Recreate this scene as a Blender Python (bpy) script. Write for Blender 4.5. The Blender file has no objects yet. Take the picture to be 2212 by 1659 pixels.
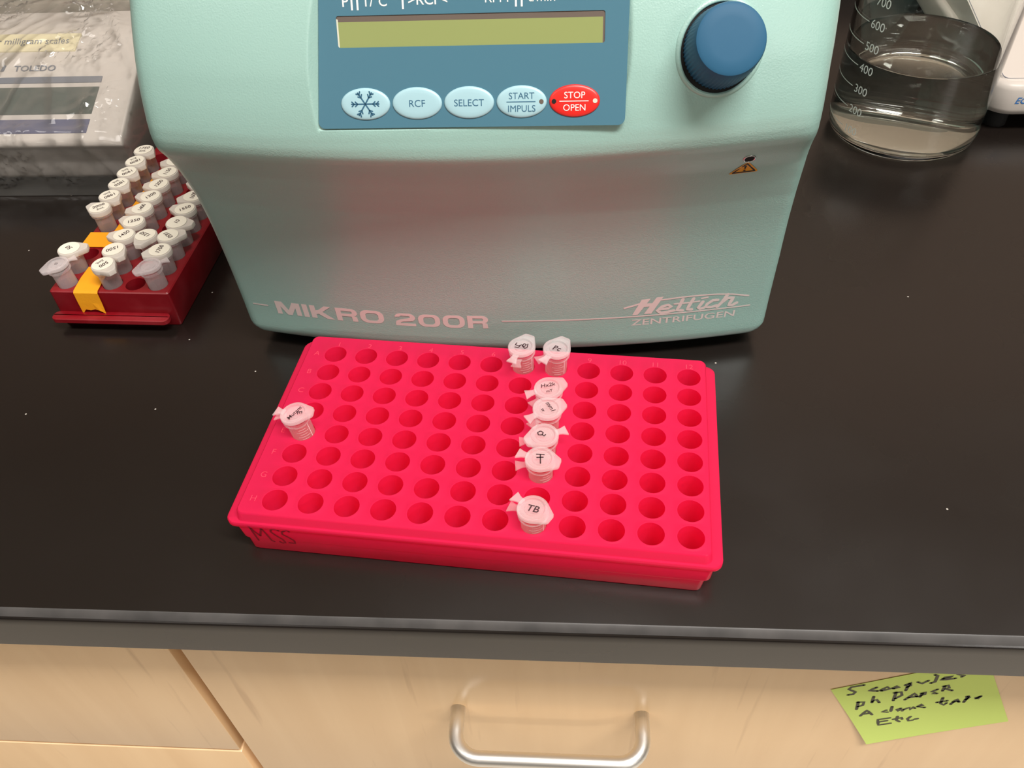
import bpy, bmesh, math, random
from mathutils import Vector, Matrix, noise
random.seed(7)
C = bpy.context.scene.collection
SC = bpy.context.scene
PI = math.pi
U = 0.001                                   # all modelling numbers are millimetres

# ------------------------------------------------------------------ camera, world, light, exposure
cam_d = bpy.data.cameras.new('camera')
cam = bpy.data.objects.new('camera', cam_d); C.objects.link(cam)
cam_d.sensor_fit = 'HORIZONTAL'; cam_d.sensor_width = 36.0; cam_d.lens = 29.013
cam_d.clip_start = 0.01; cam_d.clip_end = 50
R_ = (Vector((0.99755213, 0.0547665, -0.04347853)), Vector((0.00860011, -0.71313975, -0.70096914)),
      Vector((-0.0693959, 0.69887934, -0.71186507)))
m = Matrix.Identity(4)
for i in range(3):
    m[i][0] = R_[0][i]; m[i][1] = -R_[1][i]; m[i][2] = -R_[2][i]
m.translation = Vector((33.7617, -240.552, 302.978)) * U
cam.matrix_world = m
SC.camera = cam

world = bpy.data.worlds.new('room_light'); SC.world = world
world.use_nodes = True
bg = world.node_tree.nodes['Background']
bg.inputs[0].default_value = (1.0, 0.95, 0.90, 1); bg.inputs[1].default_value = 0.05

def area(name, loc, size, power, target, col=(1.0, 0.955, 0.905)):
    l = bpy.data.lights.new(name, 'AREA'); l.shape = 'RECTANGLE'; l.size, l.size_y = size
    l.energy = power; l.color = col
    o = bpy.data.objects.new(name, l); C.objects.link(o)
    o.location = loc
    o.rotation_euler = (Vector(target) - Vector(loc)).to_track_quat('-Z', 'Y').to_euler()
    return o
area('ceiling_lamp_right', (0.62, -0.53, 1.74), (1.2, 0.3), 43, (0.62, -0.53, 0))
area('ceiling_lamp_left', (-1.25, -0.75, 1.74), (1.2, 0.5), 7, (-1.25, -0.75, 0))
area('ceiling_lamp_far_right', (2.6, -3.4, 1.74), (1.2, 0.5), 40, (2.6, -3.4, 0))
area('ceiling_lamp_far_left', (-1.6, -3.3, 1.74), (1.0, 0.3), 5, (-1.6, -3.3, 0))
SC.view_settings.view_transform = 'Standard'; SC.view_settings.look = 'None'
SC.view_settings.gamma = 1.0; SC.view_settings.use_curve_mapping = False
SC.view_settings.exposure = 0.37
SC.cycles.use_denoising = True
SC.cycles.max_bounces = 14; SC.cycles.diffuse_bounces = 6; SC.cycles.transparent_max_bounces = 24; SC.cycles.transmission_bounces = 12

# ------------------------------------------------------------------ helpers
def lin(r, g, b):
    f = lambda c: (c / 255 / 12.92) if c / 255 <= 0.04045 else ((c / 255 + 0.055) / 1.055) ** 2.4
    return (f(r), f(g), f(b), 1.0)

def mat(name, col, rough=0.5, spec=0.5, metal=0.0, bump=None, coat=0.0, coat_rough=0.1, trans=0.0, ior=1.5,
        sss=0.0, vary=None):
    mt = bpy.data.materials.new(name); mt.use_nodes = True
    nt = mt.node_tree; b = nt.nodes['Principled BSDF']
    b.inputs['Base Color'].default_value = col; b.inputs['Roughness'].default_value = rough
    b.inputs['Specular IOR Level'].default_value = spec; b.inputs['Metallic'].default_value = metal
    b.inputs['Coat Weight'].default_value = coat; b.inputs['Coat Roughness'].default_value = coat_rough
    b.inputs['Transmission Weight'].default_value = trans; b.inputs['IOR'].default_value = ior
    if sss:
        b.inputs['Subsurface Weight'].default_value = sss
        b.inputs['Subsurface Radius'].default_value = (1.0, 0.25, 0.25); b.inputs['Subsurface Scale'].default_value = 0.003
    tc = nt.nodes.new('ShaderNodeTexCoord')
    if bump:
        scale, strength, dist = bump
        n = nt.nodes.new('ShaderNodeTexNoise'); n.inputs['Scale'].default_value = scale; n.inputs['Detail'].default_value = 3
        bp = nt.nodes.new('ShaderNodeBump'); bp.inputs['Strength'].default_value = strength; bp.inputs['Distance'].default_value = dist
        nt.links.new(tc.outputs['Object'], n.inputs['Vector']); nt.links.new(n.outputs['Fac'], bp.inputs['Height'])
        nt.links.new(bp.outputs['Normal'], b.inputs['Normal'])
    if vary:
        scale, col2, lo, hi = vary
        n = nt.nodes.new('ShaderNodeTexNoise'); n.inputs['Scale'].default_value = scale; n.inputs['Detail'].default_value = 4
        mr = nt.nodes.new('ShaderNodeMapRange'); mr.inputs[1].default_value = lo; mr.inputs[2].default_value = hi
        mx = nt.nodes.new('ShaderNodeMix'); mx.data_type = 'RGBA'
        mx.inputs[6].default_value = col; mx.inputs[7].default_value = col2
        nt.links.new(tc.outputs['Object'], n.inputs['Vector']); nt.links.new(n.outputs['Fac'], mr.inputs[0])
        nt.links.new(mr.outputs[0], mx.inputs[0]); nt.links.new(mx.outputs[2], b.inputs['Base Color'])
    return mt

def milky(name, col, clear, rough=0.25, tl_share=0.2):
    """translucent moulded plastic: part clear, part white scattering, with a glossy skin"""
    mt = bpy.data.materials.new(name); mt.use_nodes = True
    nt = mt.node_tree; b = nt.nodes['Principled BSDF']; out = nt.nodes['Material Output']
    b.inputs['Base Color'].default_value = col; b.inputs['Roughness'].default_value = rough
    tr = nt.nodes.new('ShaderNodeBsdfTransparent'); tl = nt.nodes.new('ShaderNodeBsdfTranslucent')
    tl.inputs[0].default_value = col
    m1 = nt.nodes.new('ShaderNodeMixShader'); m1.inputs[0].default_value = tl_share
    nt.links.new(b.outputs[0], m1.inputs[1]); nt.links.new(tl.outputs[0], m1.inputs[2])
    lw = nt.nodes.new('ShaderNodeLayerWeight'); lw.inputs['Blend'].default_value = 0.25
    mr = nt.nodes.new('ShaderNodeMapRange'); mr.inputs[3].default_value = clear; mr.inputs[4].default_value = clear * 0.35
    nt.links.new(lw.outputs['Facing'], mr.inputs[0])
    m2 = nt.nodes.new('ShaderNodeMixShader')
    nt.links.new(mr.outputs[0], m2.inputs[0]); nt.links.new(m1.outputs[0], m2.inputs[1]); nt.links.new(tr.outputs[0], m2.inputs[2])
    nt.links.new(m2.outputs[0], out.inputs['Surface'])
    return mt

def link(name, me, parent=None, **props):
    o = bpy.data.objects.new(name, me); C.objects.link(o)
    if parent: o.parent = parent
    for k, v in props.items(): o[k] = v
    return o

def mesh(name, verts, faces, mt, smooth=False, org=(0, 0, 0)):
    me = bpy.data.meshes.new(name)
    me.from_pydata([((x - org[0]) * U, (y - org[1]) * U, (z - org[2]) * U) for x, y, z in verts], [], faces)
    me.validate(); me.update()
    for mm in (mt if isinstance(mt, (list, tuple)) else [mt]): me.materials.append(mm)
    if smooth:
        me.polygons.foreach_set('use_smooth', [True] * len(me.polygons))
        if smooth != True and hasattr(me, 'set_sharp_from_angle'): me.set_sharp_from_angle(angle=math.radians(smooth))
    return me

def fixn(me):
    bm = bmesh.new(); bm.from_mesh(me); bmesh.ops.recalc_face_normals(bm, faces=bm.faces); bm.to_mesh(me); bm.free(); return me

def thing(name, label, cat, loc=(0, 0, 0), rotz=0, group=None):
    o = bpy.data.objects.new(name, None); C.objects.link(o); o.empty_display_size = 0.01
    o.location = Vector(loc) * U; o.rotation_euler = (0, 0, rotz); o['label'] = label; o['category'] = cat
    if group: o['group'] = group
    o['org'] = tuple(loc)
    return o

def tag(o, label, cat, group=None):
    o['label'] = label; o['category'] = cat
    if group: o['group'] = group
    return o

class MB:
    def __init__(s): s.v = []; s.f = []
    def add(s, v, f):
        n = len(s.v); s.v += [tuple(p) for p in v]; s.f += [tuple(i + n for i in q) for q in f]; return s
    def box(s, x0, x1, y0, y1, z0, z1):
        v = [(x, y, z) for z in (z0, z1) for y in (y0, y1) for x in (x0, x1)]
        return s.add(v, [(0, 2, 3, 1), (4, 5, 7, 6), (0, 1, 5, 4), (2, 6, 7, 3), (0, 4, 6, 2), (1, 3, 7, 5)])
    def loft(s, loops, close=True, cap0=False, cap1=False):
        n = len(loops[0]); v = [p for l in loops for p in l]; f = []
        for i in range(len(loops) - 1):
            for j in range(n if close else n - 1):
                k = (j + 1) % n
                f.append((i * n + j, i * n + k, (i + 1) * n + k, (i + 1) * n + j))
        if cap0: f.append(tuple(reversed(range(n))))
        if cap1: f.append(tuple((len(loops) - 1) * n + j for j in range(n)))
        return s.add(v, f)
    def lathe(s, prof, seg=40, c=(0, 0), cap0=False, cap1=False):
        return s.loft([[(c[0] + r * math.cos(2 * PI * j / seg), c[1] + r * math.sin(2 * PI * j / seg), z) for j in range(seg)] for r, z in prof], True, cap0, cap1)
    def tube(s, path, r, seg=14, caps=True):
        P = [Vector(p) for p in path]; loops = []; prev = None
        for i, p in enumerate(P):
            t = (P[min(i + 1, len(P) - 1)] - P[max(i - 1, 0)]).normalized()
            if prev is None: a = t.orthogonal().normalized()
            else: a = (prev - t * prev.dot(t)).normalized()
            prev = a; b = t.cross(a)
            loops.append([tuple(p + (a * math.cos(2 * PI * j / seg) + b * math.sin(2 * PI * j / seg)) * r) for j in range(seg)])
        return s.loft(loops, True, caps, caps)
    def build(s, name, mt, parent=None, smooth=False, org=None, fix=True, bevel=None, **props):
        if org is None: org = tuple(parent['org']) if (parent and 'org' in parent and not parent.get('local')) else (0, 0, 0)
        me = mesh(name, s.v, s.f, mt, False, org)
        if fix: fixn(me)
        if bevel:
            bm = bmesh.new(); bm.from_mesh(me)
            bmesh.ops.remove_doubles(bm, verts=bm.verts, dist=1e-6)
            es = [e for e in bm.edges if len(e.link_faces) == 2 and e.calc_face_angle(0) > 0.5]
            bmesh.ops.bevel(bm, geom=es, offset=bevel[0] * U, segments=bevel[1], profile=0.5, affect='EDGES', clamp_overlap=True)
            bm.to_mesh(me); bm.free()
        if smooth:
            me.polygons.foreach_set('use_smooth', [True] * len(me.polygons))
            if smooth is not True: me.set_sharp_from_angle(angle=math.radians(smooth))
        return link(name, me, parent, **props)

def rrect(x0, x1, y0, y1, r, z, n=5):
    out = []
    for cx, cy, a in ((x1 - r, y1 - r, 0), (x0 + r, y1 - r, 90), (x0 + r, y0 + r, 180), (x1 - r, y0 + r, 270)):
        for k in range(n + 1):
            t = math.radians(a + 90 * k / n); out.append((cx + r * math.cos(t), cy + r * math.sin(t), z))
    return out

def text2d(body, size, offset=0.0, shear=0.0, align='CENTER', sx=1.0, spacing=1.0):
    """the letters as flat 2-D triangles (millimetres)"""
    cu = bpy.data.curves.new('lettering', 'FONT'); cu.body = body; cu.size = 1.0; cu.offset = offset; cu.shear = shear
    cu.align_x = align; cu.resolution_u = 4; cu.space_character = spacing
    o = bpy.data.objects.new('lettering', cu); C.objects.link(o)
    dg = bpy.context.evaluated_depsgraph_get()
    me = bpy.data.meshes.new_from_object(o.evaluated_get(dg))
    v = [(p.co.x * size * sx, p.co.y * size) for p in me.vertices]; f = [tuple(p.vertices) for p in me.polygons]
    bpy.data.objects.remove(o); bpy.data.curves.remove(cu); bpy.data.meshes.remove(me)
    return v, f

def stroke2d(pts, w, step=2.0):
    """a pen stroke as a flat ribbon with round ends"""
    P = [Vector(p) for p in pts]; Q = [P[0]]
    for a, b in zip(P, P[1:]):
        n = max(1, int((b - a).length / step))
        for k in range(1, n + 1): Q.append(a.lerp(b, k / n))
    v = []; f = []
    for i, p in enumerate(Q):
        t = (Q[min(i + 1, len(Q) - 1)] - Q[max(i - 1, 0)])
        if t.length < 1e-9: t = Vector((1, 0))
        t.normalize(); n = Vector((-t.y, t.x)) * w / 2
        v += [tuple(p + n), tuple(p - n)]
        if i: f.append((2 * i - 2, 2 * i - 1, 2 * i + 1, 2 * i))
    for p in (Q[0], Q[-1]):
        k = len(v); v += [(p.x + w / 2 * math.cos(j * PI / 4), p.y + w / 2 * math.sin(j * PI / 4)) for j in range(8)]
        f.append(tuple(range(k, k + 8)))
    return v, f

def mapped(mb, vf, fn):
    v, f = vf; mb.add([fn(x, y) for x, y in v], f); return mb

# ---- traced handwriting and logo, millimetres on their own surfaces
NOTE_CORNERS= [[161.3, -92.1], [222.0, -55.8], [254.7, -120.8], [193.2, -152.8]]
NOTE_STROKES= [[[175.4, -85.7], [170.2, -88.4], [169.5, -90.9], [173.3, -93.5], [172.8, -96.0], [170.6, -97.0]], [[181.8, -87.8], [179.2, -91.7], [183.3, -91.6]], [[184.4, -90.8], [186.5, -86.9], [188.3, -88.9], [185.0, -91.3]], [[189.2, -88.3], [190.8, -85.5], [192.1, -86.7], [189.9, -88.5]], [[194.1, -84.4], [196.1, -81.5], [196.6, -84.6], [195.4, -86.4]], [[195.6, -82.6], [195.9, -89.9]], [[198.8, -80.8], [201.2, -82.1], [203.1, -78.9]], [[204.2, -72.8], [205.7, -73.7], [206.4, -80.0], [204.9, -81.3]], [[208.9, -76.4], [211.3, -75.3], [212.6, -73.7], [209.5, -74.9], [208.5, -78.0], [214.3, -75.7]], [[218.2, -69.8], [216.4, -68.9], [214.0, -71.6], [217.5, -72.8], [216.5, -73.9]], [[177.4, -104.5], [178.6, -112.9]], [[177.1, -105.0], [180.1, -104.2], [180.4, -108.1], [178.5, -109.7]], [[183.1, -97.9], [183.9, -104.5]], [[183.8, -103.1], [185.3, -101.0], [187.3, -104.2]], [[192.1, -92.3], [193.3, -101.5]], [[191.4, -93.1], [194.4, -91.8], [195.7, -95.3], [193.6, -99.2]], [[198.4, -100.2], [201.0, -92.7], [203.1, -96.3]], [[199.5, -97.7], [202.7, -96.1]], [[204.5, -92.4], [204.4, -96.4]], [[203.9, -92.7], [205.7, -91.2], [205.9, -93.4], [204.5, -94.5]], [[210.0, -87.7], [208.0, -90.7], [210.1, -90.9], [209.1, -92.6], [211.1, -92.2]], [[212.3, -83.9], [212.7, -89.1]], [[211.6, -84.4], [213.5, -83.1], [214.8, -85.8], [213.1, -86.9], [216.9, -88.4]], [[182.3, -120.4], [183.9, -113.6], [187.6, -118.5]], [[183.2, -118.3], [186.4, -116.8]], [[193.1, -112.8], [191.6, -114.9], [194.2, -115.0]], [[194.7, -108.4], [195.5, -113.7]], [[199.3, -110.0], [197.8, -111.8], [198.7, -113.4], [200.1, -111.0], [200.9, -112.9]], [[200.9, -111.5], [202.1, -109.9], [203.1, -108.5], [203.9, -111.3], [205.0, -107.8], [205.9, -109.4]], [[206.5, -107.4], [207.9, -104.5], [208.9, -105.7], [206.6, -107.6], [210.2, -108.1]], [[215.3, -96.6], [216.1, -102.9], [218.2, -104.6], [218.7, -102.1]], [[214.0, -102.0], [218.3, -99.7]], [[221.1, -103.4], [221.8, -99.1], [222.1, -97.5], [224.1, -100.6]], [[221.4, -100.8], [223.3, -99.6]], [[226.3, -93.9], [226.3, -100.5]], [[225.6, -94.5], [227.2, -94.9], [226.3, -97.7]], [[230.5, -96.2], [231.5, -93.4], [230.0, -95.2], [231.4, -96.4], [231.9, -93.4]], [[197.2, -121.5], [191.9, -124.0], [193.7, -130.2], [199.1, -127.6]], [[193.0, -126.7], [196.6, -124.8]], [[200.4, -119.5], [201.0, -123.8], [202.9, -125.4]], [[199.2, -123.0], [202.8, -120.7], [203.4, -122.4]], [[206.7, -119.2], [205.9, -121.8], [207.1, -124.1], [208.8, -123.1]], [[209.6, -121.9], [210.7, -121.2]]]
MSS= [[[-96.3, 18.7], [-95.6, 14.1], [-94.6, 8.4]], [[-96.2, 18.0], [-94.7, 14.6], [-92.8, 11.9]], [[-92.8, 11.9], [-91.1, 17.6]], [[-91.1, 17.6], [-89.8, 13.8], [-88.5, 9.1], [-87.4, 8.4]], [[-83.5, 17.0], [-85.0, 18.1], [-86.8, 17.4], [-87.3, 15.6], [-85.6, 13.2], [-83.3, 10.7], [-82.4, 8.4], [-83.8, 7.8], [-84.9, 8.6]], [[-78.9, 16.9], [-79.5, 18.4], [-82.2, 16.2], [-82.4, 14.5], [-80.0, 12.5], [-78.1, 10.4], [-78.1, 8.5], [-80.7, 8.5]]]
LOGO_POLY= [[[68.6, 42.5], [73.0, 42.8], [67.4, 32.4], [64.5, 32.3]], [[75.8, 43.3], [79.2, 43.4], [74.0, 32.4], [70.3, 32.5]], [[67.7, 39.8], [76.1, 39.6], [76.3, 37.2], [67.2, 37.6]]]
LOGO_STROKES= [(1.14, [[60.5, 37.5], [64.3, 38.6], [67.7, 39.8]]), (0.97, [[78.0, 41.3], [88.4, 42.0], [97.1, 42.1], [105.9, 41.6], [113.1, 40.5], [121.7, 38.2]]), (1.76, [[78.2, 35.1], [82.1, 35.1], [83.7, 36.1], [81.9, 37.6], [79.1, 36.8], [76.9, 34.2], [78.8, 32.5], [82.3, 32.8], [85.1, 33.4]]), (1.84, [[88.9, 40.5], [87.7, 36.1], [86.7, 33.5], [89.4, 32.9]]), (1.84, [[94.2, 40.3], [92.6, 35.9], [91.8, 33.3], [94.0, 32.9]]), (1.05, [[85.0, 37.8], [91.0, 37.8], [97.3, 38.1]]), (1.84, [[99.1, 37.4], [97.3, 33.8], [98.3, 32.8], [100.0, 33.2]]), (1.05, [[98.3, 39.8], [101.2, 40.2]]), (1.76, [[106.5, 37.6], [104.0, 37.7], [101.5, 35.6], [100.7, 33.6], [103.6, 33.1], [106.3, 33.9]]), (1.84, [[111.0, 40.7], [108.9, 35.9], [106.8, 32.9]]), (1.84, [[108.3, 35.1], [111.4, 38.2], [114.2, 38.0], [112.5, 33.2], [114.3, 32.9], [116.4, 34.2]])]

# ---- shape of the centrifuge front: depth y as a function of x and height z
def lerp(a,b,t): return a+(b-a)*t
def interp(x,T):
    if x<=T[0][0]: return T[0][1]
    for (a,b),(c,d) in zip(T,T[1:]):
        if x<=c: return b+(d-b)*(x-a)/(c-a)
    return T[-1][1]
def smooth(a,b,x):
    t=min(1,max(0,(x-a)/(b-a))); return t*t*(3-2*t)
PROF=[(9,86.2),(25,85.8),(40,84.8),(55,83.6),(70,82),(85,79.8),(100,76.5),(110,73.2),(120,69.3),(126,66),(130,63.2),(132,61.6),(134,60.2),(137,58.8),(141,58.2),(146,58.6),(152,59.9),(158,61.6),(168,65),(176,68.7),(183,72.4),(190,76.5),(200,83),(210,90.5),(220,99),(230,109.5),(238,121),(243,132),(246,145),(247,160)]
def side_l(z): return interp(z,[(9,-139),(140,-138.7),(160,-138),(190,-136),(247,-132)])
def side_r(z): return interp(z,[(9,134.5),(60,134),(140,131.5),(160,131.7),(190,133),(247,130)])
def xn_of(x,z):
    l,r=side_l(z),side_r(z); return (x-(l+r)/2)/((r-l)/2)
def F0(x,z):
    xn=xn_of(x,z); a=min(1.0,abs(xn)); k=smooth(126,150,z)
    b=lerp(15*(1-a*a),12.2*(1-a**3.4),k)
    return interp(z,PROF)-b+smooth(95,140,z)*2.6*xn
# control panel plane: y = PY + PS*(z-PZ)
PX0,PX1,PY,PZ,PS=-63.0,53.4,46.9,149.2,.47
def plane_y(z): return PY+PS*(z-PZ)
def px_l(z): return PX0+(z-149)*.105
def px_r(z): return PX1+(z-149)*.012
def F(x,z):
    f=F0(x,z)
    if 144<z<215:
        d=max(px_l(z)-x,x-px_r(z),149.0-z,z-205,0)
        rec=plane_y(z)+.5-f
        if rec-d>0: f+=rec-d
    return f

# ------------------------------------------------------------------ materials
TEAL = lin(156, 194, 185)
M_teal = mat('teal_paint', TEAL, 0.34, 0.9, bump=(1500, 0.32, 0.0003))
M_blue = mat('blue_membrane', lin(75, 120, 139), 0.33, 0.5)
M_knob = mat('blue_knob', lin(42, 92, 124), 0.55, 0.25)
M_key = mat('pale_blue_key', lin(166, 204, 214), 0.35)
M_redkey = mat('red_key', lin(226, 42, 36), 0.35)
M_print_blue = mat('print_blue', lin(52, 100, 128), 0.5)
M_print_white = mat('print_white', lin(238, 238, 232), 0.5)
M_logo = mat('print_silver', lin(226, 216, 212), 0.45)
M_black = mat('black_ink', (0.012, 0.011, 0.012, 1), 0.5)
M_rubber = mat('black_rubber', (0.01, 0.01, 0.01, 1), 0.7)
M_dark = mat('dark_void', (0.004, 0.004, 0.004, 1), 0.8)
M_lcd = mat('lcd_glass', lin(146, 156, 98), 0.3, 0.5)
M_lcdframe_shade = mat('lcd_frame_shade', lin(104, 92, 84), 0.4)
M_lcdedge = mat('lcd_edge', lin(214, 214, 196), 0.4)
M_chrome = mat('bright_metal', (0.75, 0.75, 0.73, 1), 0.22, metal=1.0)
M_yellow = mat('yellow_sticker', lin(222, 160, 42), 0.4)
M_pink = mat('pink_plastic', (0.955, 0.028, 0.130, 1), 0.32, 0.35)
def glow_through(mt, col, f):
    nt = mt.node_tree; b = nt.nodes['Principled BSDF']; out = nt.nodes['Material Output']
    tl = nt.nodes.new('ShaderNodeBsdfTranslucent'); tl.inputs[0].default_value = col
    ms = nt.nodes.new('ShaderNodeMixShader'); ms.inputs[0].default_value = f
    nt.links.new(b.outputs[0], ms.inputs[1]); nt.links.new(tl.outputs[0], ms.inputs[2]); nt.links.new(ms.outputs[0], out.inputs['Surface'])
glow_through(M_pink, (1.0, 0.012, 0.19, 1), 0.5)
M_red = mat('red_plastic', (0.24, 0.004, 0.010, 1), 0.36, 0.5, vary=(60, (0.30, 0.018, 0.026, 1), 0.45, 0.75))
M_pinkmark = mat('moulded_mark', (0.95, 0.06, 0.12, 1), 0.3)
M_redink = mat('marker_on_pink', (0.26, 0.003, 0.014, 1), 0.5)
M_clear = milky('clear_polypropylene', (0.97, 0.88, 0.90, 1), 0.93, 0.16)
M_lid = milky('frosted_lid', (0.98, 0.91, 0.92, 1), 0.78, 0.22)
M_cream = milky('frosted_cream_lid', (0.90, 0.85, 0.78, 1), 0.22, 0.3)
M_body2 = milky('frosted_tube', (0.92, 0.83, 0.84, 1), 0.77, 0.25)
M_paper = mat('paper_dot', lin(244, 238, 222), 0.7, 0.2)
M_ink = mat('pen_ink', (0.05, 0.02, 0.025, 1), 0.6)
M_tape = mat('orange_tape', lin(246, 168, 32), 0.6, 0.3, bump=(900, 0.4, 0.0002))
M_note = mat('green_note', lin(220, 244, 134), 0.75, 0.2)
M_alu = mat('brushed_aluminium', (0.86, 0.85, 0.82, 1), 0.42, metal=1.0)
M_white = mat('white_plastic', lin(208, 200, 192), 0.4)
M_lblue = mat('slate_keypad', lin(92, 94, 122), 0.35)
M_ldark = mat('dark_display', lin(74, 84, 78), 0.2)
M_lgrey = mat('grey_print', lin(110, 116, 128), 0.5)
M_tag = mat('cream_label', lin(232, 222, 184), 0.5)
M_steel = mat('grey_pan', lin(150, 143, 130), 0.4)
M_ecblue = mat('print_bright_blue', lin(58, 120, 190), 0.5)
M_inkgreen = mat('note_ink', lin(72, 72, 54), 0.6)
M_wall = mat('wall_paint', lin(172, 150, 134), 0.8)
M_ceil = mat('ceiling_tile', lin(215, 210, 202), 0.9)
M_floor = mat('floor_vinyl', lin(236, 228, 214), 0.45)
M_glass = mat('clear_glass', (0.97, 0.99, 0.97, 1), 0.0, 0.5, trans=1.0, ior=1.47)
M_water = mat('water', (0.98, 0.99, 0.97, 1), 0.0, 0.5, trans=1.0, ior=1.33)
M_mark = mat('white_enamel', lin(245, 245, 240), 0.5)

def counter_mat():
    mt = mat('black_epoxy', (0.0095, 0.0068, 0.0055, 1), 0.24, 0.5, ior=1.6)
    nt = mt.node_tree; b = nt.nodes['Principled BSDF']; tc = nt.nodes.new('ShaderNodeTexCoord')
    big = nt.nodes.new('ShaderNodeTexNoise'); big.inputs['Scale'].default_value = 9; big.inputs['Detail'].default_value = 5
    mr = nt.nodes.new('ShaderNodeMapRange'); mr.inputs[1].default_value = 0.3; mr.inputs[2].default_value = 0.7
    mr.inputs[3].default_value = 0.21; mr.inputs[4].default_value = 0.30
    nt.links.new(tc.outputs['Object'], big.inputs['Vector']); nt.links.new(big.outputs['Fac'], mr.inputs[0]); nt.links.new(mr.outputs[0], b.inputs['Roughness'])
    # pale dust specks: a sparse set of tiny dots, few cells switched on
    vo = nt.nodes.new('ShaderNodeTexVoronoi'); vo.voronoi_dimensions = '2D'; vo.inputs['Scale'].default_value = 45
    lt = nt.nodes.new('ShaderNodeMath'); lt.operation = 'LESS_THAN'; lt.inputs[1].default_value = 0.02
    sep = nt.nodes.new('ShaderNodeSeparateColor')
    gt = nt.nodes.new('ShaderNodeMath'); gt.operation = 'GREATER_THAN'; gt.inputs[1].default_value = 0.93
    mu = nt.nodes.new('ShaderNodeMath'); mu.operation = 'MULTIPLY'
    mx = nt.nodes.new('ShaderNodeMix'); mx.data_type = 'RGBA'; mx.inputs[6].default_value = (0.0095, 0.0068, 0.0055, 1); mx.inputs[7].default_value = (0.5, 0.47, 0.42, 1)
    nt.links.new(tc.outputs['Object'], vo.inputs['Vector']); nt.links.new(vo.outputs['Distance'], lt.inputs[0])
    nt.links.new(vo.outputs['Color'], sep.inputs[0]); nt.links.new(sep.outputs[0], gt.inputs[0])
    nt.links.new(lt.outputs[0], mu.inputs[0]); nt.links.new(gt.outputs[0], mu.inputs[1])
    nt.links.new(mu.outputs[0], mx.inputs[0]); nt.links.new(mx.outputs[2], b.inputs['Base Color'])
    return mt
M_counter = counter_mat()
M_bevel_sheen = mat('epoxy_sheen', (0.075, 0.07, 0.068, 1), 0.5, 0.5, vary=(40, (0.04, 0.038, 0.037, 1), 0.4, 0.65))  # lighter grey paints the ceiling lights' reflection onto the bevel

def wood_mat():
    mt = mat('maple_veneer', lin(222, 184, 138), 0.42, 0.4, coat=0.5, coat_rough=0.2)
    nt = mt.node_tree; b = nt.nodes['Principled BSDF']; tc = nt.nodes.new('ShaderNodeTexCoord')
    mp = nt.nodes.new('ShaderNodeMapping'); mp.inputs['Scale'].default_value = (26, 26, 2.2); mp.inputs['Rotation'].default_value = (0, 0.05, 0)
    n = nt.nodes.new('ShaderNodeTexNoise'); n.inputs['Scale'].default_value = 1.6; n.inputs['Detail'].default_value = 6; n.inputs['Distortion'].default_value = 0.6
    cr = nt.nodes.new('ShaderNodeValToRGB')
    cr.color_ramp.elements[0].position = 0.32; cr.color_ramp.elements[0].color = lin(234, 197, 150)
    cr.color_ramp.elements[1].position = 0.66; cr.color_ramp.elements[1].color = lin(241, 206, 160)
    mp2 = nt.nodes.new('ShaderNodeMapping'); mp2.inputs['Scale'].default_value = (150, 150, 9)
    n2 = nt.nodes.new('ShaderNodeTexNoise'); n2.inputs['Scale'].default_value = 1.0; n2.inputs['Detail'].default_value = 2
    mr = nt.nodes.new('ShaderNodeMapRange'); mr.inputs[1].default_value = 0.66; mr.inputs[2].default_value = 0.78; mr.inputs[3].default_value = 0; mr.inputs[4].default_value = 0.3
    mx = nt.nodes.new('ShaderNodeMix'); mx.data_type = 'RGBA'; mx.inputs[7].default_value = lin(168, 122, 80)
    nt.links.new(tc.outputs['Object'], mp.inputs[0]); nt.links.new(mp.outputs[0], n.inputs['Vector']); nt.links.new(n.outputs['Fac'], cr.inputs[0])
    nt.links.new(tc.outputs['Object'], mp2.inputs[0]); nt.links.new(mp2.outputs[0], n2.inputs['Vector']); nt.links.new(n2.outputs['Fac'], mr.inputs[0])
    nt.links.new(mr.outputs[0], mx.inputs[0]); nt.links.new(cr.outputs[0], mx.inputs[6]); nt.links.new(mx.outputs[2], b.inputs['Base Color'])
    return mt
M_wood = wood_mat()
M_woodedge = mat('maple_edge', lin(150, 104, 68), 0.6)

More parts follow.
